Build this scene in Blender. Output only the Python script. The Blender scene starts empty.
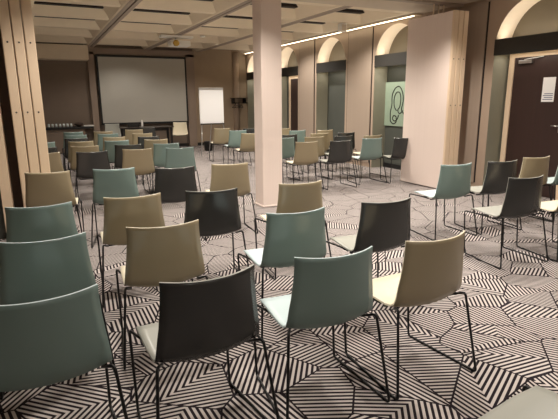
import bpy, bmesh, math, random
from mathutils import Vector, Matrix
R = math.radians
random.seed(7)
scene = bpy.context.scene
col = scene.collection

# ------------------------------------------------------------ camera
CAMH = 1.52
yaw, pitch, roll, fpx = R(26.26), R(13.03), R(-0.423), 477.2
cd = bpy.data.cameras.new('camera'); cam = bpy.data.objects.new('camera', cd); col.objects.link(cam)
fw = Vector((math.sin(yaw)*math.cos(pitch), math.cos(yaw)*math.cos(pitch), -math.sin(pitch)))
r0 = Vector((math.cos(yaw), -math.sin(yaw), 0)); u0 = r0.cross(fw)
r1 = r0*math.cos(roll)+u0*math.sin(roll); u1 = -r0*math.sin(roll)+u0*math.cos(roll)
m = Matrix((r1, u1, -fw)).transposed().to_4x4(); m.translation = (0, 0, CAMH)
cam.matrix_world = m
cd.sensor_fit = 'HORIZONTAL'; cd.sensor_width = 36; cd.lens = 36*fpx/558
cd.clip_start = .05; cd.clip_end = 80
scene.camera = cam

# ------------------------------------------------------------ light
world = bpy.data.worlds.new('world'); scene.world = world; world.use_nodes = True
world.node_tree.nodes['Background'].inputs[0].default_value = (.9, .8, .7, 1)
world.node_tree.nodes['Background'].inputs[1].default_value = .05
scene.view_settings.view_transform = 'Standard'; scene.view_settings.look = 'None'
scene.view_settings.gamma = 1; scene.view_settings.use_curve_mapping = False
scene.view_settings.exposure = 0.0
WARM = (1, .92, .83)

def area(loc, sx, sy, power, rot=(0, 0, 0), colr=WARM, spread=180):
    l = bpy.data.lights.new('ceiling_light', 'AREA'); l.shape = 'RECTANGLE'; l.size = sx; l.size_y = sy
    l.energy = power; l.color = colr; l.spread = R(spread)
    o = bpy.data.objects.new('ceiling_light', l); col.objects.link(o); o.location = loc; o.rotation_euler = rot
    return o

def spot(loc, power, ang=110, tgt=None, colr=WARM, blend=.6, rad=.05):
    l = bpy.data.lights.new('ceiling_or_fill_spot', 'SPOT'); l.energy = power; l.spot_size = R(ang); l.spot_blend = blend
    l.shadow_soft_size = rad; l.color = colr
    o = bpy.data.objects.new('ceiling_or_fill_spot', l); col.objects.link(o); o.location = loc
    if tgt:
        o.rotation_euler = (Vector(tgt)-Vector(loc)).to_track_quat('-Z', 'Y').to_euler()
    return o

# recessed lamps over the near block (flat ceiling zone) and in the coffers further on, with added fill spots among them
for x, y, p in ((.75, .9, 50), (2.4, .9, 55), (4.2, 1.9, 120), (.75, 3.3, 120), (2.6, 3.2, 140), (4.6, 3.6, 180)):
    spot((x, y, 2.98), p, 118, blend=.5)
for x, y in ((.2, -1.7), (1.9, -1.6), (3.6, -1.2)):
    spot((x, y, 2.98), 55, 150, rad=.16)  # unseen spots behind the camera, added for highlights on the chair backs
for x, y, p in ((2.3, 5.0, 170), (5.0, 5.2, 220), (.6, 4.9, 150)):
    spot((x, y, 2.98), p, 135, blend=.7)  # the right-hand spot is added to brighten the folded panels' face
for x, y, p in ((.8, 8.3, 110), (2.45, 8.3, 150), (4.1, 8.3, 205), (5.6, 8.3, 205), (.8, 11.3, 85), (2.45, 11.3, 95), (4.1, 11.3, 150), (5.6, 11.3, 150), (2.45, 14.35, 60), (4.8, 13.8, 85), (.8, 13.6, 75)):
    spot((x, y, 3.07), p, 140, blend=.6)  # the last one, far left, is added to brighten the bulkhead

# ------------------------------------------------------------ materials
def srgb(r, g, b):
    f = lambda c: (c/255/12.92) if c/255 <= .04045 else ((c/255+.055)/1.055)**2.4
    return (f(r), f(g), f(b), 1)

def mat(name, c, rough=.6, metal=0, noise=0, nscale=30, spec=.5, emit=0, bump=0):
    m = bpy.data.materials.new(name); m.use_nodes = True; nt = m.node_tree; b = nt.nodes['Principled BSDF']
    b.inputs['Base Color'].default_value = c; b.inputs['Roughness'].default_value = rough; b.inputs['Metallic'].default_value = metal
    b.inputs['Specular IOR Level'].default_value = spec
    if emit:
        b.inputs['Emission Color'].default_value = c; b.inputs['Emission Strength'].default_value = emit
    if noise or bump:
        tc = nt.nodes.new('ShaderNodeTexCoord'); n = nt.nodes.new('ShaderNodeTexNoise'); n.inputs['Scale'].default_value = nscale
        nt.links.new(tc.outputs['Object'], n.inputs['Vector'])
        if noise:
            mx = nt.nodes.new('ShaderNodeMix'); mx.data_type = 'RGBA'
            mx.inputs[6].default_value = tuple(v*(1-noise) for v in c[:3])+(1,); mx.inputs[7].default_value = tuple(min(1, v*(1+noise)) for v in c[:3])+(1,)
            nt.links.new(n.outputs['Fac'], mx.inputs[0]); nt.links.new(mx.outputs[2], b.inputs['Base Color'])
        if bump:
            bp = nt.nodes.new('ShaderNodeBump'); bp.inputs['Strength'].default_value = bump; bp.inputs['Distance'].default_value = .002
            nt.links.new(n.outputs['Fac'], bp.inputs['Height']); nt.links.new(bp.outputs[0], b.inputs['Normal'])
    return m

def wood(name, c1, c2, sx=40, sz=1.2, rough=.5):
    """vertical-grained pale timber or fabric"""
    m = bpy.data.materials.new(name); m.use_nodes = True; nt = m.node_tree; b = nt.nodes['Principled BSDF']
    tc = nt.nodes.new('ShaderNodeTexCoord'); mp = nt.nodes.new('ShaderNodeMapping'); mp.inputs['Scale'].default_value = (sx, sx, sz)
    n = nt.nodes.new('ShaderNodeTexNoise'); n.inputs['Scale'].default_value = 1; n.inputs['Detail'].default_value = 3
    cr = nt.nodes.new('ShaderNodeMix'); cr.data_type = 'RGBA'; cr.inputs[6].default_value = c1; cr.inputs[7].default_value = c2
    nt.links.new(tc.outputs['Object'], mp.inputs[0]); nt.links.new(mp.outputs[0], n.inputs['Vector'])
    nt.links.new(n.outputs['Fac'], cr.inputs[0]); nt.links.new(cr.outputs[2], b.inputs['Base Color'])
    b.inputs['Roughness'].default_value = rough
    return m

def carpet():
    m = bpy.data.materials.new('patterned_carpet'); m.use_nodes = True; nt = m.node_tree; b = nt.nodes['Principled BSDF']
    N = nt.nodes.new; L = nt.links.new
    def mt(op, a, bb=None, c=None):
        n = N('ShaderNodeMath'); n.operation = op
        for i, v in enumerate((a, bb, c)):
            if v is None: continue
            if isinstance(v, (int, float)): n.inputs[i].default_value = v
            else: L(v, n.inputs[i])
        return n.outputs[0]
    S = 2.8
    tc = N('ShaderNodeTexCoord')
    def vor(feat):
        v = N('ShaderNodeTexVoronoi'); v.voronoi_dimensions = '2D'; v.feature = feat; v.inputs['Scale'].default_value = S
        v.inputs['Randomness'].default_value = .95; L(tc.outputs['Object'], v.inputs['Vector']); return v
    v1 = vor('F1'); v2 = vor('DISTANCE_TO_EDGE')
    sp = N('ShaderNodeSeparateXYZ'); L(tc.outputs['Object'], sp.inputs[0])
    sc = N('ShaderNodeSeparateXYZ'); L(v1.outputs['Position'], sc.inputs[0])
    rc = N('ShaderNodeSeparateColor'); L(v1.outputs['Color'], rc.inputs[0])
    dx = mt('SUBTRACT', sp.outputs[0], sc.outputs[0]); dy = mt('SUBTRACT', sp.outputs[1], sc.outputs[1])
    a = mt('MULTIPLY', rc.outputs[0], 2*math.pi); ca = mt('COSINE', a); sa = mt('SINE', a)
    x = mt('ADD', mt('MULTIPLY', dx, ca), mt('MULTIPLY', dy, sa)); y = mt('SUBTRACT', mt('MULTIPLY', dy, ca), mt('MULTIPLY', dx, sa))
    al = mt('MULTIPLY', mt('GREATER_THAN', rc.outputs[1], .3), mt('ADD', mt('MULTIPLY', rc.outputs[2], .6), .45))
    cc = mt('ADD', mt('MULTIPLY', x, mt('COSINE', al)), mt('MULTIPLY', mt('ABSOLUTE', mt('ADD', y, .03)), mt('SINE', al)))
    fr = mt('FRACT', mt('DIVIDE', mt('ADD', cc, 20), .0300))
    st = N('ShaderNodeMapRange'); L(mt('ABSOLUTE', mt('SUBTRACT', fr, .5)), st.inputs[0])
    st.inputs[1].default_value = .225; st.inputs[2].default_value = .275
    ed = mt('GREATER_THAN', v2.outputs['Distance'], .015)
    f = mt('MULTIPLY', st.outputs[0], ed)
    # a soft woven mottling
    n = N('ShaderNodeTexNoise'); n.inputs['Scale'].default_value = 260; L(tc.outputs['Object'], n.inputs['Vector'])
    mx = N('ShaderNodeMix'); mx.data_type = 'RGBA'; mx.inputs[6].default_value = srgb(40, 34, 38); mx.inputs[7].default_value = srgb(202, 193, 188)
    L(f, mx.inputs[0])
    m2 = N('ShaderNodeMix'); m2.data_type = 'RGBA'; m2.blend_type = 'MULTIPLY'; m2.inputs[0].default_value = .35
    L(mx.outputs[2], m2.inputs[6]); L(n.outputs['Color'], m2.inputs[7]); m2.inputs[0].default_value = .0
    L(m2.outputs[2], b.inputs['Base Color'])
    bp = N('ShaderNodeBump'); bp.inputs['Strength'].default_value = .3; bp.inputs['Distance'].default_value = .002
    L(n.outputs['Fac'], bp.inputs['Height']); L(bp.outputs[0], b.inputs['Normal'])
    b.inputs['Roughness'].default_value = .95; b.inputs['Specular IOR Level'].default_value = .1
    return m

M = dict(
    carpet=carpet(),
    cream=mat('cream_plaster', srgb(232, 216, 192), .7, noise=.04, nscale=6),
    ceil=mat('ceiling_plaster', srgb(205, 190, 172), .75, noise=.05, nscale=4),
    beam=mat('ceiling_beam_paint', srgb(168, 152, 138), .6),
    slot=mat('dark_slot', srgb(38, 30, 26), .8),
    taupe=mat('taupe_wall', srgb(126, 111, 98), .8, noise=.06, nscale=5),
    beigewall=mat('beige_wall', srgb(165, 146, 124), .8, noise=.05, nscale=5),
    wallpink=wood('pinkish_beige_panelling', srgb(164, 147, 132), srgb(172, 155, 139), 26, .6, .6),
    pier=mat('pier_plaster', srgb(176, 156, 138), .7, noise=.04, nscale=8),
    fabric=wood('folding_wall_cloth', srgb(230, 213, 203), srgb(236, 220, 210), 30, .5, .7),
    edge=wood('pale_timber_edge', srgb(230, 206, 178), srgb(223, 199, 171), 40, 1.2, .5),
    pilaster=mat('pilaster_paint', srgb(150, 132, 118), .7, noise=.04, nscale=6),
    grey=mat('grey_green_wall', srgb(80, 83, 77), .7, noise=.05, nscale=5),
    olive=mat('olive_taupe_wall', srgb(108, 98, 80), .75, noise=.05, nscale=5),
    reveal=mat('grey_reveal', srgb(146, 144, 128), .75, noise=.04, nscale=6),
    band=mat('charcoal_lintel', srgb(48, 46, 42), .6),
    browndoor=wood('dark_brown_door', srgb(46, 30, 27), srgb(58, 38, 34), 30, 1.0, .45),
    darkbrown=mat('dark_brown_panel', srgb(66, 50, 40), .6),
    metal=mat('brushed_metal', srgb(200, 200, 200), .3, 1),
    black=mat('black_steel', srgb(26, 26, 27), .35, .3),
    blackp=mat('black_plastic', srgb(24, 24, 25), .5),
    white=mat('white_plastic', srgb(235, 232, 226), .5),
    paper=mat('paper', srgb(240, 240, 240), .8),
    ink=mat('grey_ink', srgb(120, 125, 150), .8),
    screen=mat('screen_cloth', srgb(190, 187, 178), .8),
    art=mat('pale_green_canvas', srgb(148, 166, 146), .8, noise=.08, nscale=14),
    line=mat('black_line', srgb(25, 25, 22), .7),
    glass=mat('clear_glass', srgb(205, 212, 210), .08),
    lens=mat('amber_lens', srgb(205, 165, 80), .2),
    led=mat('led_strip', (1, .86, .62, 1), .5, emit=6),
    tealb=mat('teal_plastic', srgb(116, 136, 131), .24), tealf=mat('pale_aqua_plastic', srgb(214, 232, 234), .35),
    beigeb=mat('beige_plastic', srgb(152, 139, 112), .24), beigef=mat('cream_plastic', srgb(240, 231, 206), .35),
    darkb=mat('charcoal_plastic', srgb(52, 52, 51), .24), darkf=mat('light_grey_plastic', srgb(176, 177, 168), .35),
    tabletop=mat('table_top', srgb(60, 50, 44), .4),
)

# ------------------------------------------------------------ mesh helpers
def box(bm, x0, x1, y0, y1, z0, z1, mi=0):
    vs = [bm.verts.new(p) for p in ((x0, y0, z0), (x1, y0, z0), (x1, y1, z0), (x0, y1, z0), (x0, y0, z1), (x1, y0, z1), (x1, y1, z1), (x0, y1, z1))]
    for f in ((3, 2, 1, 0), (4, 5, 6, 7), (0, 1, 5, 4), (1, 2, 6, 5), (2, 3, 7, 6), (3, 0, 4, 7)):
        fc = bm.faces.new([vs[i] for i in f]); fc.material_index = mi

def tube(bm, pts, r, seg=8, mi=0):
    pts = [Vector(p) for p in pts]; rings = []
    up = Vector((0, 0, 1)); prevn = None
    for i, p in enumerate(pts):
        t = (pts[min(i+1, len(pts)-1)]-pts[max(i-1, 0)]).normalized()
        if prevn is None:
            n = t.cross(up)
            if n.length < .1: n = t.cross(Vector((1, 0, 0)))
        else: n = prevn - t*prevn.dot(t)
        n.normalize(); prevn = n; b = t.cross(n)
        rings.append([bm.verts.new(p+n*(r*math.cos(k*2*math.pi/seg))+b*(r*math.sin(k*2*math.pi/seg))) for k in range(seg)])
    for a, b in zip(rings, rings[1:]):
        for k in range(seg):
            f = bm.faces.new((a[k], a[(k+1) % seg], b[(k+1) % seg], b[k])); f.material_index = mi; f.smooth = True
    bm.faces.new(rings[0][::-1]).material_index = mi; bm.faces.new(rings[-1]).material_index = mi

def rounded(pts, rad, n=4):
    """round the corners of a polyline"""
    pts = [Vector(p) for p in pts]; out = [pts[0]]
    for a, b, c in zip(pts, pts[1:], pts[2:]):
        d1 = (a-b); d2 = (c-b); q = min(rad, d1.length*.45, d2.length*.45)
        p1 = b+d1.normalized()*q; p2 = b+d2.normalized()*q
        for k in range(n+1):
            t = k/n; out.append(p1*(1-t)**2+b*2*t*(1-t)+p2*t*t)
    out.append(pts[-1]); return out

def lathe(bm, prof, seg=16, c=(0, 0, 0), mi=0):
    rings = [[bm.verts.new((c[0]+r*math.cos(k*2*math.pi/seg), c[1]+r*math.sin(k*2*math.pi/seg), c[2]+z)) for k in range(seg)] for r, z in prof]
    for a, b in zip(rings, rings[1:]):
        for k in range(seg):
            f = bm.faces.new((a[k], a[(k+1) % seg], b[(k+1) % seg], b[k])); f.smooth = True; f.material_index = mi
    bm.faces.new(rings[0][::-1]); bm.faces.new(rings[-1])

def obj(name, bm, mats, parent=None, bevel=0, kind=None, label=None, cat=None, group=None, loc=None):
    bmesh.ops.recalc_face_normals(bm, faces=bm.faces)
    me = bpy.data.meshes.new(name); bm.to_mesh(me); bm.free()
    for mm in (mats if isinstance(mats, (list, tuple)) else [mats]): me.materials.append(mm)
    o = bpy.data.objects.new(name, me); col.objects.link(o)
    if parent: o.parent = parent
    if loc: o.location = loc
    if bevel:
        b = o.modifiers.new('bevel', 'BEVEL'); b.width = bevel; b.segments = 2; b.limit_method = 'ANGLE'
    if kind: o['kind'] = kind
    if label: o['label'] = label
    if cat: o['category'] = cat
    if group: o['group'] = group
    return o

def bxo(name, b, mats, parent=None, bevel=0, **kw):
    bm = bmesh.new(); box(bm, *b); return obj(name, bm, mats, parent, bevel, **kw)

def thing(name, label, cat, loc=(0, 0, 0), rz=0, group=None):
    o = bpy.data.objects.new(name, None); col.objects.link(o); o.location = loc; o.rotation_euler = (0, 0, rz)
    o.empty_display_size = .1
    o['label'] = label; o['category'] = cat
    if group: o['group'] = group
    return o

# ------------------------------------------------------------ room shell
XW = 6.6; YF = 15.85; ZC = 3.05; ZT = 3.29; XL = -1.3; YB = -2.5; XR = 6.95
bxo('floor', (XL-.2, XR+.3, YB-.2, YF+.3, -.1, 0), M['carpet'], kind='structure')
bm = bmesh.new()
box(bm, XL-.2, XR+.3, YB-.2, 7.25, ZC, ZC+.5)
box(bm, XL-.2, XR+.3, 7.25, YF+.3, ZT, ZT+.2)
obj('ceiling', bm, M['ceil'], kind='structure')
bxo('wall_left', (XL-.15, XL, YB, YF, 0, ZT), M['taupe'], kind='structure')
bxo('wall_back', (XL, XR+.3, YB-.15, YB, 0, ZC), M['beigewall'], kind='structure')
bm = bmesh.new()
box(bm, XL, 4.72, YF, YF+.15, 0, ZT, 0); box(bm, 4.72, XR+.3, YF, YF+.15, 0, ZT, 1)
obj('wall_far', bm, [M['taupe'], M['beigewall']], kind='structure')
bxo('baseboard_far', (XL, XW, YF-.015, YF, 0, .1), M['blackp'], kind='structure')

ARCH = [(14.5, 15.8), (12.12, 13.46), (9.77, 11.11), (7.33, 8.67), (4.25, 5.6)]
ZS = 2.3; XB = 6.95
bm = bmesh.new()
def quad(bm, pts, mi=0, smooth=False):
    f = bm.faces.new([bm.verts.new(p) for p in pts]); f.material_index = mi; f.smooth = smooth
edges = [YB]+[v for a in sorted(ARCH) for v in a]+[YF]
for y0, y1 in zip(edges[::2], edges[1::2]):
    quad(bm, ((XW, y0, 0), (XW, y1, 0), (XW, y1, ZT), (XW, y0, ZT)))
for y0, y1 in ARCH:
    c = (y0+y1)/2; r = (y1-y0)/2; n = 24
    pr = [(c-r*math.cos(math.pi*k/n), ZS+r*math.sin(math.pi*k/n)) for k in range(n+1)]
    for (ya, za), (yb, zb) in zip(pr, pr[1:]):
        quad(bm, ((XW, ya, za), (XW, yb, zb), (XW, yb, ZT), (XW, ya, ZT)))
        quad(bm, ((XW, ya, za), (XB+.1, ya, za), (XB+.1, yb, zb), (XW, yb, zb)), 1)
    quad(bm, ((XW, y0, 0), (XB+.1, y0, 0), (XB+.1, y0, ZS), (XW, y0, ZS)), 2)
    quad(bm, ((XW, y1, 0), (XB+.1, y1, 0), (XB+.1, y1, ZS), (XW, y1, ZS)), 2)
bmesh.ops.remove_doubles(bm, verts=bm.verts, dist=.0005)
obj('wall_right', bm, [M['pier'], M['cream'], M['reveal']], kind='structure')
bm = bmesh.new(); box(bm, XB, XB+.15, YB, YF, 0, 2.28, 0); box(bm, XB, XB+.15, YB, YF, 2.28, ZT, 1)
obj('wall_alcoves', bm, [M['grey'], M['olive']], kind='structure')
# raised panels on the piers, leaving narrow dark joints at their sides
bm = bmesh.new()
for y0, y1 in ((5.79, 7.14), (8.77, 9.66), (11.22, 12.02), (13.56, 14.4), (1.0, 4.1)):
    box(bm, XW-.006, XW+.01, y0-.028, y1+.028, .1, 3.0, 1)
    box(bm, XW-.018, XW, y0, y1, .1, 3.0, 0)
obj('trim_1', bm, [M['wallpink'], M['slot']], kind='structure')
# lintels across each arch with lamps behind them
n = 2
for y0, y1 in ARCH:
    bxo('trim_%d' % n, (XW-.01, XW+.05, y0-.005, y1+.005, 2.17, 2.41), M['band'], kind='structure'); n += 1
    c = (y0+y1)/2
    bm = bmesh.new(); box(bm, XW+.055, XW+.10, y0+.03, y1-.03, 2.2, 2.38)
    t = thing('cove_light', 'warm strip lamp hidden behind the charcoal lintel of the %s' % {14.5: 'arch in the far corner', 12.12: 'second arch from the far end', 9.77: 'middle arch without picture', 7.33: 'arch holding the picture', 4.25: 'nearest arch, above the brown door'}[y0], 'light', (0, 0, 0))
    obj('housing', bm, M['white'], t)
    bm = bmesh.new(); box(bm, XW+.06, XW+.095, y0+.05, y1-.05, 2.382, 2.39); box(bm, XW+.06, XW+.095, y0+.05, y1-.05, 2.19, 2.198)
    obj('lamp_strip', bm, M['led'], t)
    area((XW+.16, c, 2.40), .10, (y1-y0)-.15, 3.0, (R(180), 0, 0))
    area((XW+.16, c, 2.17), .10, (y1-y0)-.15, 2.0)
bxo('trim_%d' % n, (XB-.02, XB, 7.34, 8.66, 0, .1), M['blackp'], kind='structure'); n += 1
bxo('trim_%d' % n, (XB-.02, XB, 9.78, 11.1, 0, .1), M['blackp'], kind='structure'); n += 1

# doors in arches
def door(idx, y0, y1, ztop, extra):
    """frame and leaf on the alcove's back wall, hinged at y1"""
    bm = bmesh.new()
    box(bm, XB-.05, XB+.01, y1, y1+.09, 0, ztop+.09); box(bm, XB-.05, XB+.01, y0-.09, y0, 0, ztop+.09); box(bm, XB-.05, XB+.01, y0, y1, ztop, ztop+.09)
    f = obj('door_%d' % idx, bm, M['edge'], kind='structure')
    leaf = bxo('door_leaf', (XB-.03, XB+.005, y0, y1, .01, ztop), M['browndoor'], f)
    if extra:
        bm = bmesh.new(); box(bm, XB-.075, XB-.03, y1-.33, y1-.1, ztop-.095, ztop-.045)
        tube(bm, [(XB-.07, y1-.2, ztop-.04), (XB-.09, y1-.34, ztop-.03), (XB-.04, y1-.5, ztop-.01)], .008)
        obj('door_closer', bm, M['metal'], f, .004)
        bm = bmesh.new(); tube(bm, [(XB-.03, y0+.06, 1.10), (XB-.08, y0+.06, 1.10), (XB-.085, y0+.17, 1.10)], .011)
        box(bm, XB-.036, XB-.03, y0+.035, y0+.085, 1.0, 1.2)
        obj('door_handle', bm, M['metal'], f)
door(1, 4.52, 5.46, 2.13, True)
door(2, 12.3, 13.16, 2.1, False)
# LED line where wall and ceiling meet
bxo('trim_%d' % n, (XW-.16, XW-.001, 7.3, YF-.1, ZC-.03, ZC), M['cream'], kind='structure'); n += 1
t = thing('ceiling_strip_light', 'long glowing strip light along the top of the arched wall', 'light')
bxo('lamp_strip', (XW-.13, XW-.09, 7.4, YF-.2, ZC-.036, ZC-.0305), M['led'], t)

# coffered ceiling: long beams, cross ribs, dark slots
BX = [-.1, 1.58, 3.26, 4.94, 6.5]
for x in BX:
    bm = bmesh.new()
    w = .085
    box(bm, x-w, x-.014, 7.25, YF, ZC, ZT); box(bm, x+.014, x+w, 7.25, YF, ZC, ZT)
    box(bm, x-.014, x+.014, 7.25, YF, ZC+.03, ZT, 1)
    obj('trim_%d' % n, bm, [M['beam'], M['slot']], kind='structure'); n += 1
RY = [7.5+1.52*i for i in range(6)]
for i, x0 in enumerate(BX[:-1]):
    x1 = BX[i+1]; xa, xb = x0+.087, x1-.087
    bm = bmesh.new()
    for y in RY:
        q = [(y-.10, ZC+.03), (y+.08, ZC+.03), (y+.16, ZT), (y-.30, ZT)]
        ra = [bm.verts.new((xa, *p)) for p in q]; rb = [bm.verts.new((xb, *p)) for p in q]
        for k in range(4): bm.faces.new((ra[k], ra[(k+1) % 4], rb[(k+1) % 4], rb[k]))
        bm.faces.new(ra[::-1]); bm.faces.new(rb)
        box(bm, xa+.16, xb-.16, y-.40, y-.25, ZT-.055, ZT+.01, 1)
    for xs, sg in ((xa, 1), (xb, -1)):
        q = [(xs, ZC+.005), (xs, ZT), (xs+sg*.20, ZT), (xs+sg*.03, ZC+.02)]
        ra = [bm.verts.new((p[0], 7.25, p[1])) for p in q]; rb = [bm.verts.new((p[0], YF, p[1])) for p in q]
        for k in range(4): bm.faces.new((ra[k], ra[(k+1) % 4], rb[(k+1) % 4], rb[k]))
        bm.faces.new(ra[::-1]); bm.faces.new(rb)
    obj('trim_%d' % n, bm, [M['cream'], M['slot']], kind='structure'); n += 1

# bulkhead over the far left and pilasters beside the screen
bxo('trim_%d' % n, (XL, 1.47, 15.2, YF, 2.66, ZC), M['cream'], kind='structure'); n += 1
bm = bmesh.new(); box(bm, 1.48, 1.66, YF-.12, YF, 0, 2.93); box(bm, 4.45, 4.72, YF-.12, YF, 0, 2.93); box(bm, 1.48, 4.72, YF-.12, YF, 2.86, ZC)
obj('trim_%d' % n, bm, M['pilaster'], kind='structure'); n += 1
# round half columns in the far right corner
bm = bmesh.new(); lathe(bm, [(.11, 0), (.11, ZC)], 20, (6.2, YF, 0)); obj('trim_%d' % n, bm, M['pier'], kind='structure'); n += 1

# near left wall return beside the folded panels
bm = bmesh.new()
box(bm, XL, -.46, 6.05, 6.3, 0, ZC, 0); box(bm, -.46, -.36, 5.97, 6.3, 0, ZC, 1); box(bm, -.36, -.26, 6.2, 6.4, 0, ZC, 2)
obj('trim_%d' % n, bm, [M['grey'], M['edge'], M['darkbrown']], kind='structure'); n += 1

# column
bm = bmesh.new(); box(bm, 2.76, 3.07, 6.1, 6.38, 0, ZC); box(bm, 2.748, 3.08, 6.09, 6.392, 0, .03)
obj('column', bm, M['fabric'], bevel=.012, kind='structure')

# ------------------------------------------------------------ folded movable walls
def stack(x0, w, n_, y0, y1, z1, label, edgemat):
    t = thing('folding_wall_stack', label, 'partition', (x0, y0, 0))
    for k in range(n_):
        a = k*w
        bm = bmesh.new(); box(bm, a+.008, a+w-.008, .03, y1-y0, .02, z1, 0)
        p = obj('wall_panel', bm, M['fabric'], t, .004)
        bm = bmesh.new(); box(bm, a+.004, a+w-.004, 0, .03, .02, z1+.003); box(bm, a+.010, a+w-.010, -.008, .0, .02, z1+.003)
        obj('edge_profile', bm, edgemat, p, .003)
        for z in (1.40, 2.12):
            bm = bmesh.new(); lathe(bm, [(.009, 0), (.009, .004), (.004, .005)], 10)
            bmesh.ops.rotate(bm, verts=bm.verts, cent=(0, 0, 0), matrix=Matrix.Rotation(R(90), 3, 'X'))
            for v in bm.verts: v.co += Vector((a+w*.5, -.008, z))
            obj('screw', bm, M['blackp'], p)
        bm = bmesh.new(); lathe(bm, [(.03, z1), (.012, z1+.02), (.012, ZC)], 10, (a+w*.5, .5, 0)); obj('hanger', bm, M['cream'], p)
    return t
stack(-.26, .107, 3, 5.95, 6.9, 2.82, 'folded movable wall panels with pale timber edges at the left wall', M['edge'])
stack(5.93, .107, 3, 5.85, 6.9, 2.84, 'folded movable wall panels, broad pinkish face, before the arched wall on the right', M['edge'])
bxo('trim_%d' % n, (XL, XW, 6.3, 6.42, ZC-.04, ZC), M['beam'], kind='structure'); n += 1

# ------------------------------------------------------------ chairs
PY = [(.228, .440), (.221, .453), (.198, .463), (.14, .463), (.05, .452), (-.04, .440), (-.11, .432), (-.155, .434), (-.190, .452), (-.210, .492), (-.222, .56), (-.235, .63), (-.245, .70), (-.252, .765), (-.256, .80), (-.258, .82)]
PW = [.200, .218, .227, .232, .234, .235, .235, .236, .236, .233, .226, .217, .209, .204, .203, .204]
CV = [0, 0, 0, 0, 0, 0, .004, .010, .020, .030, .038, .045, .051, .056, .058, .060]   # forward curl of edges
UP = [.0, .002, .004, .008, .014, .021, .028, .034, .032, .023, .011, 0, 0, 0, 0, 0]

def shell_mesh(colr):
    U = 12; bm = bmesh.new(); g = []
    for (y, z), w, c, up in zip(PY, PW, CV, UP):
        row = []
        for k in range(U+1):
            u = 2*k/U-1
            row.append(bm.verts.new((u*w, y+c*abs(u)**2.2, z+up*u*u)))
        g.append(row)
    # soften the front corners
    for k in range(U+1):
        u = 2*k/U-1; g[0][k].co.y -= .03*u**4; g[1][k].co.y -= .015*u**4
    # slight dip of the top edge, corners a bit higher
    for k in range(U+1):
        u = 2*k/U-1; g[-1][k].co.z += .006*u*u
    fr = []
    for a, b in zip(g, g[1:]):
        for k in range(U):
            f = bm.faces.new((a[k], b[k], b[k+1], a[k+1])); f.smooth = True; fr.append(f)
    bm.normal_update()
    # normals should point to the sitter's side
    if sum(f.normal.z for f in fr[:24]) < 0:
        bmesh.ops.reverse_faces(bm, faces=bm.faces); bm.normal_update()
    T = .009; nv = {}
    for v in list(bm.verts): nv[v] = bm.verts.new(v.co-v.normal*T)
    for f in fr:
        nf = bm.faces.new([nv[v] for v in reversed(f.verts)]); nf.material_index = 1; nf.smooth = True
    for e in [e for e in bm.edges if len(e.link_faces) == 1 and e.verts[0] in nv and e.verts[1] in nv]:
        f0 = e.link_faces[0]; a, b = e.verts
        vs = list(f0.verts); i = vs.index(a)
        if vs[(i+1) % 4] is not b: a, b = b, a
        nf = bm.faces.new((b, a, nv[a], nv[b])); nf.material_index = 0
    me = bpy.data.meshes.new('seat_shell'); bm.to_mesh(me); bm.free()
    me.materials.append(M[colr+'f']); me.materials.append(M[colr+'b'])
    return me

def leg_mesh(s):
    bm = bmesh.new(); r = .0072
    F = .262; Rr = .285
    path = [(s*.19, -.02, .420), (s*.205, .10, .424), (s*.250, .255, .430), (s*.248, .215, r), (s*Rr, -.295, r), (s*.240, -.213, .468), (s*.20, -.135, .434)]
    tube(bm, rounded(path, .022, 4), r, 8)
    me = bpy.data.meshes.new('leg_frame'); bmesh.ops.recalc_face_normals(bm, faces=bm.faces); bm.to_mesh(me); bm.free(); me.materials.append(M['black']); return me

def bar_mesh(y, z, w):
    bm = bmesh.new(); tube(bm, [(-w, y, z), (w, y, z)], .008, 8)
    me = bpy.data.meshes.new('cross_bar'); bm.to_mesh(me); bm.free(); me.materials.append(M['black']); return me
GX = lambda y: .285-.037*(y+.295)/.495
def glide_mesh(s, y):
    bm = bmesh.new(); tube(bm, [(s*GX(y-.03), y-.03, .0065), (s*GX(y+.03), y+.03, .0065)], .0078, 8)
    me = bpy.data.meshes.new('glide'); bm.to_mesh(me); bm.free(); me.materials.append(M['blackp']); return me

legs = [leg_mesh(-1), leg_mesh(1)]; bars = [bar_mesh(.06, .425, .198), bar_mesh(-.05, .416, .192)]
glides = [glide_mesh(s, y) for s in (-1, 1) for y in (-.22, .12)]
shells = {k: shell_mesh(k) for k in ('teal', 'beige', 'dark')}
GR = {'near': 'chairs in the near rows', 'mid': 'chairs in the rows beyond the near block', 'right': 'chairs by the brown door', 'back': 'chairs in the rows in front of the screen', 'rback': 'chairs in the rows behind the column'}

def prototype(colr, label, group):
    root = thing('stacking_chair', label, 'chair', group=GR[group])
    o = bpy.data.objects.new('seat_shell', shells[colr]); o.parent = root; col.objects.link(o)
    for me in legs:
        o = bpy.data.objects.new('leg_frame', me); o.parent = root; col.objects.link(o)
    for me in bars:
        o = bpy.data.objects.new('cross_bar', me); o.parent = root; col.objects.link(o)
    for me in glides:
        o = bpy.data.objects.new('glide', me); o.parent = root; col.objects.link(o)
    return root
protos = {}
def chair(colr, x, y, ang, label, group='near'):
    """x, y: middle of the top edge of the back"""
    if colr not in protos:
        r = protos[colr] = prototype(colr, label, group)
    else:
        src = protos[colr]; r = src.copy(); col.objects.link(r)
        for ch in list(src.children):
            c = ch.copy(); c.parent = r; col.objects.link(c)
        r['label'] = label; r['group'] = GR[group]
    a = R(ang); r.rotation_euler = (0, 0, a)
    r.location = (x-.213*math.sin(a), y+.213*math.cos(a), 0)
    return r
T_, B_, D_ = 'teal', 'beige', 'dark'
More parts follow.
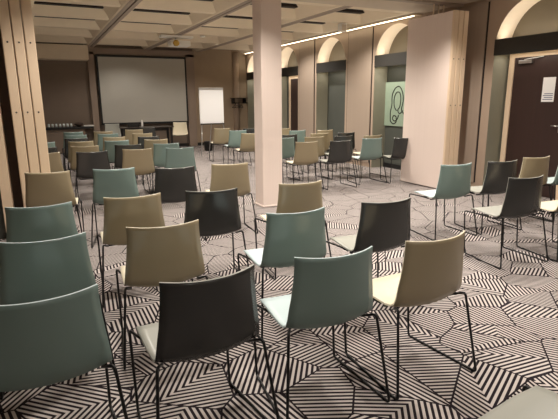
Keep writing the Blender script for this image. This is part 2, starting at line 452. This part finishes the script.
CH = [
 (T_, -.07, 1.86, 1.0, 'grey-teal shell chair nearest the camera at the bottom left corner', 'near'),
 (D_, .56, 1.78, 3.0, 'charcoal shell chair with pale grey seat, front row centre-left, between two teal chairs', 'near'),
 (T_, 1.17, 1.78, -3.5, 'grey-teal shell chair at front centre, between the charcoal one and the beige one', 'near'),
 (B_, 1.78, 1.76, 1.0, 'beige shell chair with cream seat at the right end of the nearest full row', 'near'),
 (D_, 1.40, .565, 8.0, 'pale grey seat of a charcoal chair peeking in at the bottom right', 'near'),
 (T_, -.045, 2.69, 0.0, 'grey-teal shell chair at left edge, second of the three lined up there', 'near'),
 (B_, .58, 2.68, -3.0, 'beige shell chair directly ahead of the front charcoal chair', 'near'),
 (T_, 1.42, 2.62, -3.0, 'grey-teal shell chair just ahead of the front centre one, pale aqua seat to its left', 'near'),
 (D_, 2.13, 2.60, -4.0, 'charcoal shell chair with grey seat standing alone on open carpet right of centre', 'near'),
 (T_, -.06, 3.60, -1.0, 'grey-teal shell chair at left edge, farthest of the three lined up there', 'near'),
 (B_, .57, 3.63, -2.0, 'beige shell chair second ahead of the front charcoal chair, left of a black one', 'near'),
 (D_, 1.17, 3.57, -9.0, 'charcoal shell chair with glossy back beside the beige one, left of the column foot', 'near'),
 (B_, 1.96, 3.54, -2.0, 'beige shell chair right in front of the column foot', 'near'),
 (B_, .02, 5.30, -8.0, 'beige shell chair standing against the timber edges of the folded panels at left', 'mid'),
 (T_, .65, 5.22, -8.0, 'grey-teal shell chair right of the beige one that stands against the folded panels', 'mid'),
 (D_, 1.24, 5.00, -7.4, 'charcoal shell chair with a teal pair right behind it, left of the column', 'mid'),
 (B_, 1.86, 5.00, -9.2, 'beige shell chair immediately left of the column', 'mid'),
 (B_, .01, 7.33, -4.0, 'beige chair mostly hidden by the folded timber-edged panels, row of the black back', 'back'),
 (D_, .62, 7.17, -4.8, 'charcoal chair back right behind the teal chair near the folded panels', 'back'),
 (B_, 1.25, 7.22, -4.0, 'bright beige chair back at the centre of the left block', 'back'),
 (T_, 1.85, 7.09, -4.8, 'nearer of the two overlapping grey-teal chairs below the screen', 'back'),
 (D_, .0, 8.15, -2.4, 'charcoal chair half hidden by folded panels, one row behind the hidden beige one', 'back'),
 (B_, .60, 8.10, -2.8, 'beige chair back just behind the charcoal one left of the block', 'back'),
 (D_, 1.25, 8.02, -4.0, 'charcoal chair back behind the bright beige one in the left block', 'back'),
 (T_, 1.84, 7.90, -4.8, 'farther of the two overlapping grey-teal chairs below the screen', 'back'),
 (T_, .0, 9.19, -2.4, 'sliver of a teal chair beside the folded panels, under the sideboard end', 'back'),
 (B_, .62, 9.10, -4.0, 'beige chair back, second behind the left charcoal one', 'back'),
 (T_, 1.20, 8.93, -4.8, 'teal chair back behind the charcoal and bright beige pair', 'back'),
 (B_, 1.87, 8.82, -4.8, 'beige chair back directly behind the two overlapping teal ones', 'back'),
 (D_, .60, 9.90, -2.4, 'charcoal chair back between a teal row and beige row at far left', 'back'),
 (B_, 1.28, 9.85, -4.8, 'beige chair back, farther along the column of chairs behind the teal one', 'back'),
 (D_, 1.90, 9.62, -2.4, 'charcoal chair back in front of the presenter table, nearest to it from the left block', 'back'),
 (T_, .65, 10.75, -0.8, 'teal chair back under the sideboard edge, nearer of two', 'back'),
 (T_, 1.29, 10.85, -1.6, 'teal chair back below the left screen pilaster', 'back'),
 (B_, 1.97, 10.62, -4.0, 'beige chair back below the presenter table', 'back'),
 (T_, .67, 11.9, -0.8, 'teal chair back under the sideboard edge, farther of two', 'back'),
 (B_, 1.30, 11.75, -1.6, 'beige chair back in the front row below the screen pilaster', 'back'),
 (B_, 2.05, 12.1, -4.8, 'beige chair back in the front row below the left half of the screen', 'back'),
 (D_, 2.52, 12.9, -4.8, 'charcoal chair back right before the presenter table', 'back'),
 (B_, 3.98, 6.99, -3.0, 'large beige chair right of the column, nearest in its block', 'rback'),
 (D_, 4.58, 6.87, -4.0, 'large charcoal chair between the beige and teal ones right of the column', 'rback'),
 (T_, 5.34, 7.00, -4.5, 'grey-teal chair under the picture, left of a black one', 'rback'),
 (D_, 5.91, 6.80, -14, 'charcoal chair half hidden by the right folded panels', 'rback'),
 (T_, 4.04, 7.95, -3.0, 'teal chair with its back touching the right edge of the column', 'rback'),
 (B_, 4.63, 7.84, -2.5, 'beige chair right behind the large beige one', 'rback'),
 (D_, 5.22, 7.74, -2.5, 'charcoal chair right behind the large charcoal one', 'rback'),
 (B_, 5.79, 7.58, -2.5, 'beige chair back peeking out behind the teal one under the picture', 'rback'),
 (D_, 4.46, 8.60, -2.0, 'charcoal chair behind the teal one at the column edge', 'rback'),
 (B_, 5.20, 8.60, -4.0, 'beige chair, third in line behind the large beige one', 'rback'),
 (D_, 5.80, 8.50, -2.0, 'charcoal chair, third in line behind the large charcoal one', 'rback'),
 (B_, 3.98, 9.40, -4.0, 'beige chair partly cut off by the left edge of the column', 'rback'),
 (T_, 5.25, 9.65, -2.0, 'teal chair back among beige ones before the middle arches', 'rback'),
 (B_, 5.86, 9.45, -2.0, 'beige chair, rearmost before the pier beside the middle arch', 'rback'),
 (T_, 4.09, 10.40, -5.0, 'teal chair left of the column, between two beige ones', 'rback'),
 (B_, 5.32, 10.55, -3.0, 'beige chair back behind the teal one right of the column', 'rback'),
 (B_, 4.06, 11.38, -5.0, 'beige chair under the flip chart', 'rback'),
 (D_, 4.66, 10.95, -5.0, 'charcoal chair back behind the teal one left of the column', 'rback'),
 (T_, 4.00, 3.75, -6.0, 'grey-teal chair with white seat before the right folded panels', 'right'),
 (D_, 4.65, 3.69, -8.0, 'charcoal chair with white seat below the pier right of the folded panels', 'right'),
 (B_, 5.31, 3.75, -7.0, 'beige chair standing in front of the brown door', 'right'),
 (T_, 5.92, 3.70, -7.0, 'teal chair cut by the right photo edge, behind a beige one', 'right'),
 (D_, 3.885, 2.82, -6.0, 'charcoal chair with white seat, nearest in the group by the brown door', 'right'),
 (B_, 4.53, 2.72, -6.0, 'beige chair cut by the right photo edge, nearer than the teal one', 'right'),
]
for c in CH: chair(*c)
chair(D_, 1.98, 15.45, 172, 'dark chair behind the left end of the presenter table', 'back')
chair(B_, 4.02, 15.25, 160, 'beige chair facing the audience at the right end of the presenter table', 'back')

# ------------------------------------------------------------ front of the room
# projection screen
t = thing('projection_screen', 'large grey projection screen in a black border on the far wall', 'screen', (3.1, YF-.14, .78))
S0, S1 = -1.39, 1.34
bxo('screen_surface', (S0+.05, S1-.05, -.012, -.004, .06, 2.01), M['screen'], t)
bm = bmesh.new()
box(bm, S0, S1, -.02, 0, 0, .06); box(bm, S0, S1, -.02, 0, 2.01, 2.07); box(bm, S0, S0+.05, -.02, 0, .06, 2.01); box(bm, S1-.05, S1, -.02, 0, .06, 2.01)
obj('frame', bm, M['blackp'], t)

# presenter table
t = thing('presenter_table', 'long dark table with white-edged top under the screen', 'table', (2.1, 14.35, 0))
bxo('table_top', (0, 1.5, 0, .6, .725, .75), M['tabletop'], t, .004)
for x in (.04, 1.40):
    bm = bmesh.new(); box(bm, x, x+.06, .04, .10, 0, .725); obj('leg', bm, M['blackp'], t)
    bm = bmesh.new(); box(bm, x, x+.06, .50, .56, 0, .725); obj('leg', bm, M['blackp'], t)
bxo('apron', (.1, 1.4, .28, .3, .62, .725), M['blackp'], t)
bm = bmesh.new(); lathe(bm, [(.028, 0), (.03, .01), (.03, .13), (.012, .17), (.012, .2)], 14); 
obj('water_bottle', bm, M['white'], loc=(2.72, 14.6, .75), label='small white bottle standing on the presenter table', cat='bottle')
t = thing('notebook_computer', 'black laptop on the presenter table left of the white bottle', 'laptop', (2.45, 14.6, .75))
bxo('keyboard_base', (-.16, .16, -.11, .11, 0, .018), M['blackp'], t)
bxo('display_lid', (-.16, .16, -.12, -.108, .018, .13), M['blackp'], t)

# sideboard with crockery
t = thing('sideboard', 'dark topped sideboard along the far wall at left', 'sideboard', (-.3, 15.3, -.055))
bxo('counter_top', (0, 1.73, 0, .5, .76, .82), M['blackp'], t, .004)
bxo('body', (.05, 1.5, .06, .48, .08, .76), M['taupe'], t)
for k in range(3): bxo('door', (.07+k*.475, .53+k*.475, .045, .06, .1, .74), M['taupe'], t)
bxo('plinth', (.08, 1.47, .1, .46, .055, .08), M['blackp'], t)
proto_cup = None
for k in range(7):
    bm = None
    if proto_cup is None:
        bm = bmesh.new(); lathe(bm, [(.0, 0), (.036, 0), (.032, .05), (.026, .1), (.0, .1)], 14)
        o = obj('drinking_glass', bm, M['glass'])
        proto_cup = o
    else:
        o = proto_cup.copy(); col.objects.link(o)
    o.location = (.24+k*.1, 15.5, .765)
    o['label'] = ('leftmost upturned glass in the row on the sideboard, beside the folded panels', 'upturned glass on the sideboard, second from the left of its row', 'upturned glass on the sideboard, third from the left of its row', 'middle upturned glass of the row on the sideboard', 'upturned glass on the sideboard, third from the bowl', 'upturned glass on the sideboard, second from the bowl', 'upturned glass on the sideboard nearest to the dark bowl')[k]; o['category'] = 'glass'; o['group'] = 'glasses on the sideboard'
bm = bmesh.new(); lathe(bm, [(.05, 0), (.06, .01), (.12, .06), (.13, .09), (.09, .11), (.02, .13)], 20)
obj('serving_bowl', bm, M['darkbrown'], loc=(1.05, 15.5, .765), label='dark covered bowl on the sideboard, right of the glasses', cat='bowl')
bm = bmesh.new(); box(bm, -.14, .14, -.1, .1, 0, .035); obj('white_tray', bm, M['white'], bevel=.01, loc=(1.33, 15.55, .765), label='white tray at the right end of the sideboard', cat='tray')

# flip chart
t = thing('flip_chart', 'white flip chart on splayed legs at the far right of the screen', 'flip chart', (4.38, 13.1, 0), R(-4))
bxo('pad', (-.33, .33, -.02, 0, .87, 1.80), M['paper'], t)
bm = bmesh.new(); box(bm, -.345, .345, 0, .02, .84, 1.84); obj('board', bm, M['white'], t, .004)
bxo('clamp_bar', (-.34, .34, -.035, 0, 1.79, 1.83), M['metal'], t); bxo('pen_tray', (-.34, .34, -.06, 0, .84, .865), M['blackp'], t)
for a, b, c in ((-.28, -.42, -.35), (.28, .42, -.35), (0, 0, .45)):
    bm = bmesh.new(); tube(bm, [(a, .03, 1.0), (b, c, .01)], .012); obj('leg', bm, M['metal'], t)
# waste bin
bm = bmesh.new(); lathe(bm, [(.10, 0), (.115, .01), (.14, .27), (.145, .28), (.13, .28), (.11, .03)], 20)
obj('waste_bin', bm, M['blackp'], loc=(4.55, 14.05, 0), label='black round waste bin on the carpet under the flip chart', cat='bin')

# coat rack on the far wall
t = thing('coat_rack', 'black wall coat rail with shelf in the far right corner', 'coat rack', (6.02, YF, 1.35))
bm = bmesh.new(); tube(bm, [(-.05, -.25, .05), (.5, -.25, .05)], .014); obj('rail', bm, M['black'], t)
bm = bmesh.new(); box(bm, -.05, .5, -.3, -.02, .2, .22); obj('shelf', bm, M['black'], t)
bm = bmesh.new(); box(bm, 0, .02, -.27, 0, .03, .22); box(bm, .42, .44, -.27, 0, .03, .22); obj('bracket', bm, M['black'], t)
def hanger():
    bm = bmesh.new(); tube(bm, rounded([(0, 0, .0), (0, 0, -.05), (.0, .2, -.12), (0, .21, -.14), (0, -.21, -.14), (0, -.2, -.12), (0, 0, -.05)], .01, 2), .009, 6)
    tube(bm, [(0, .0, -.02), (0, 0.02, .012), (0, 0, .026), (0, -.016, .012)], .004, 6)
    return bm
h0 = None
for k, x in enumerate((6.08, 6.16, 6.28)):
    if h0 is None: o = h0 = obj('coat_hanger', hanger(), M['black'])
    else: o = h0.copy(); col.objects.link(o)
    o.location = (x, YF-.25, 1.388); o.rotation_euler = (0, 0, R(-55+k*8))
    o['label'] = ('black coat hanger on the corner rail, leftmost of three', 'black coat hanger on the corner rail, middle of three', 'black coat hanger on the corner rail, nearest the arched wall')[k]; o['category'] = 'hanger'; o['group'] = 'hangers on the coat rail'

# projector under the ceiling
t = thing('ceiling_projector', 'small white projector with amber lens hanging from a ceiling plate', 'projector', (3.22, 12.2, 0))
bxo('mounting_plate', (-.38, .42, -.12, .12, 3.0, 3.05), M['white'], t, .006)
bm = bmesh.new(); lathe(bm, [(.02, 2.93), (.02, 3.0)], 12); obj('drop_pole', bm, M['metal'], t)
bxo('body', (-.17, .33, -.16, .16, 2.80, 2.93), M['white'], t, .02)
bm = bmesh.new(); lathe(bm, [(.07, 0), (.075, .05), (.05, .06)], 18); bmesh.ops.rotate(bm, verts=bm.verts, cent=(0, 0, 0), matrix=Matrix.Rotation(R(90), 3, 'X'))
obj('lens', bm, M['lens'], t, loc=(-.04, -.155, 2.86))
bm = bmesh.new(); lathe(bm, [(.06, -.04), (.06, -.01), (.03, 0)], 18)
obj('smoke_detector', bm, M['white'], loc=(3.86, 12.03, 3.07), label='small round white smoke detector on the ceiling right of the projector', cat='detector')
t = thing('ceiling_loudspeaker', 'small white box loudspeaker under the ceiling before the arched wall', 'loudspeaker', (5.98, 9.02, 0))
bxo('cabinet', (-.07, .07, -.07, .07, 2.9, 3.07), M['white'], t, .01)
bxo('grille', (-.055, .055, -.075, -.069, 2.92, 3.04), M['ceil'], t)

# picture in the arch alcove
t = thing('canvas_picture', 'pale green canvas with black looping line drawing in the arch alcove', 'picture', (XB, 8.17, .93))
bxo('canvas', (-.03, 0, -.5, .50, 0, .93), M['art'], t)
bm = bmesh.new()
def curve(pts, r=.011):
    P = [(-.033, y, z) for y, z in rounded2(pts)]
    tube(bm, P, r, 6)
def rounded2(pts):
    out = []
    n_ = len(pts)
    for i in range(n_-1):
        p0 = pts[max(i-1, 0)]; p1 = pts[i]; p2 = pts[i+1]; p3 = pts[min(i+2, n_-1)]
        for k in range(6):
            t_ = k/6
            out.append(tuple(.5*((2*p1[j])+(-p0[j]+p2[j])*t_+(2*p0[j]-5*p1[j]+4*p2[j]-p3[j])*t_*t_+(-p0[j]+3*p1[j]-3*p2[j]+p3[j])*t_**3) for j in (0, 1)))
    out.append(pts[-1]); return out
curve([(.29, .10), (.30, .30), (.26, .45), (.26, .65), (.17, .80), (.04, .83), (-.06, .72), (-.10, .55), (-.06, .36), (-.12, .28), (-.2, .22), (-.3, .2)])
curve([(.10, .33), (.18, .42), (.19, .60), (.12, .71), (.02, .70), (-.02, .58), (.0, .42), (.06, .34), (.0, .27), (-.1, .33)])
curve([(.29, .10), (.20, .05), (.10, .09), (.11, .20), (.19, .22), (.22, .15), (.14, .11), (.06, .16), (.03, .24)])
obj('line_drawing', bm, M['line'], t)

# notice on the door
t = thing('door_notice', 'white paper notice stuck on the dark brown door', 'notice', (XB-.031, 4.83, 1.45))
bxo('sheet', (-.003, 0, -.1, .1, 0, .36), M['paper'], t)
bm = bmesh.new()
for k in range(4): box(bm, -.0045, -.003, -.08, .08-.02*(k % 2), .03+k*.028, .042+k*.028)
obj('printed_lines', bm, M['ink'], t)
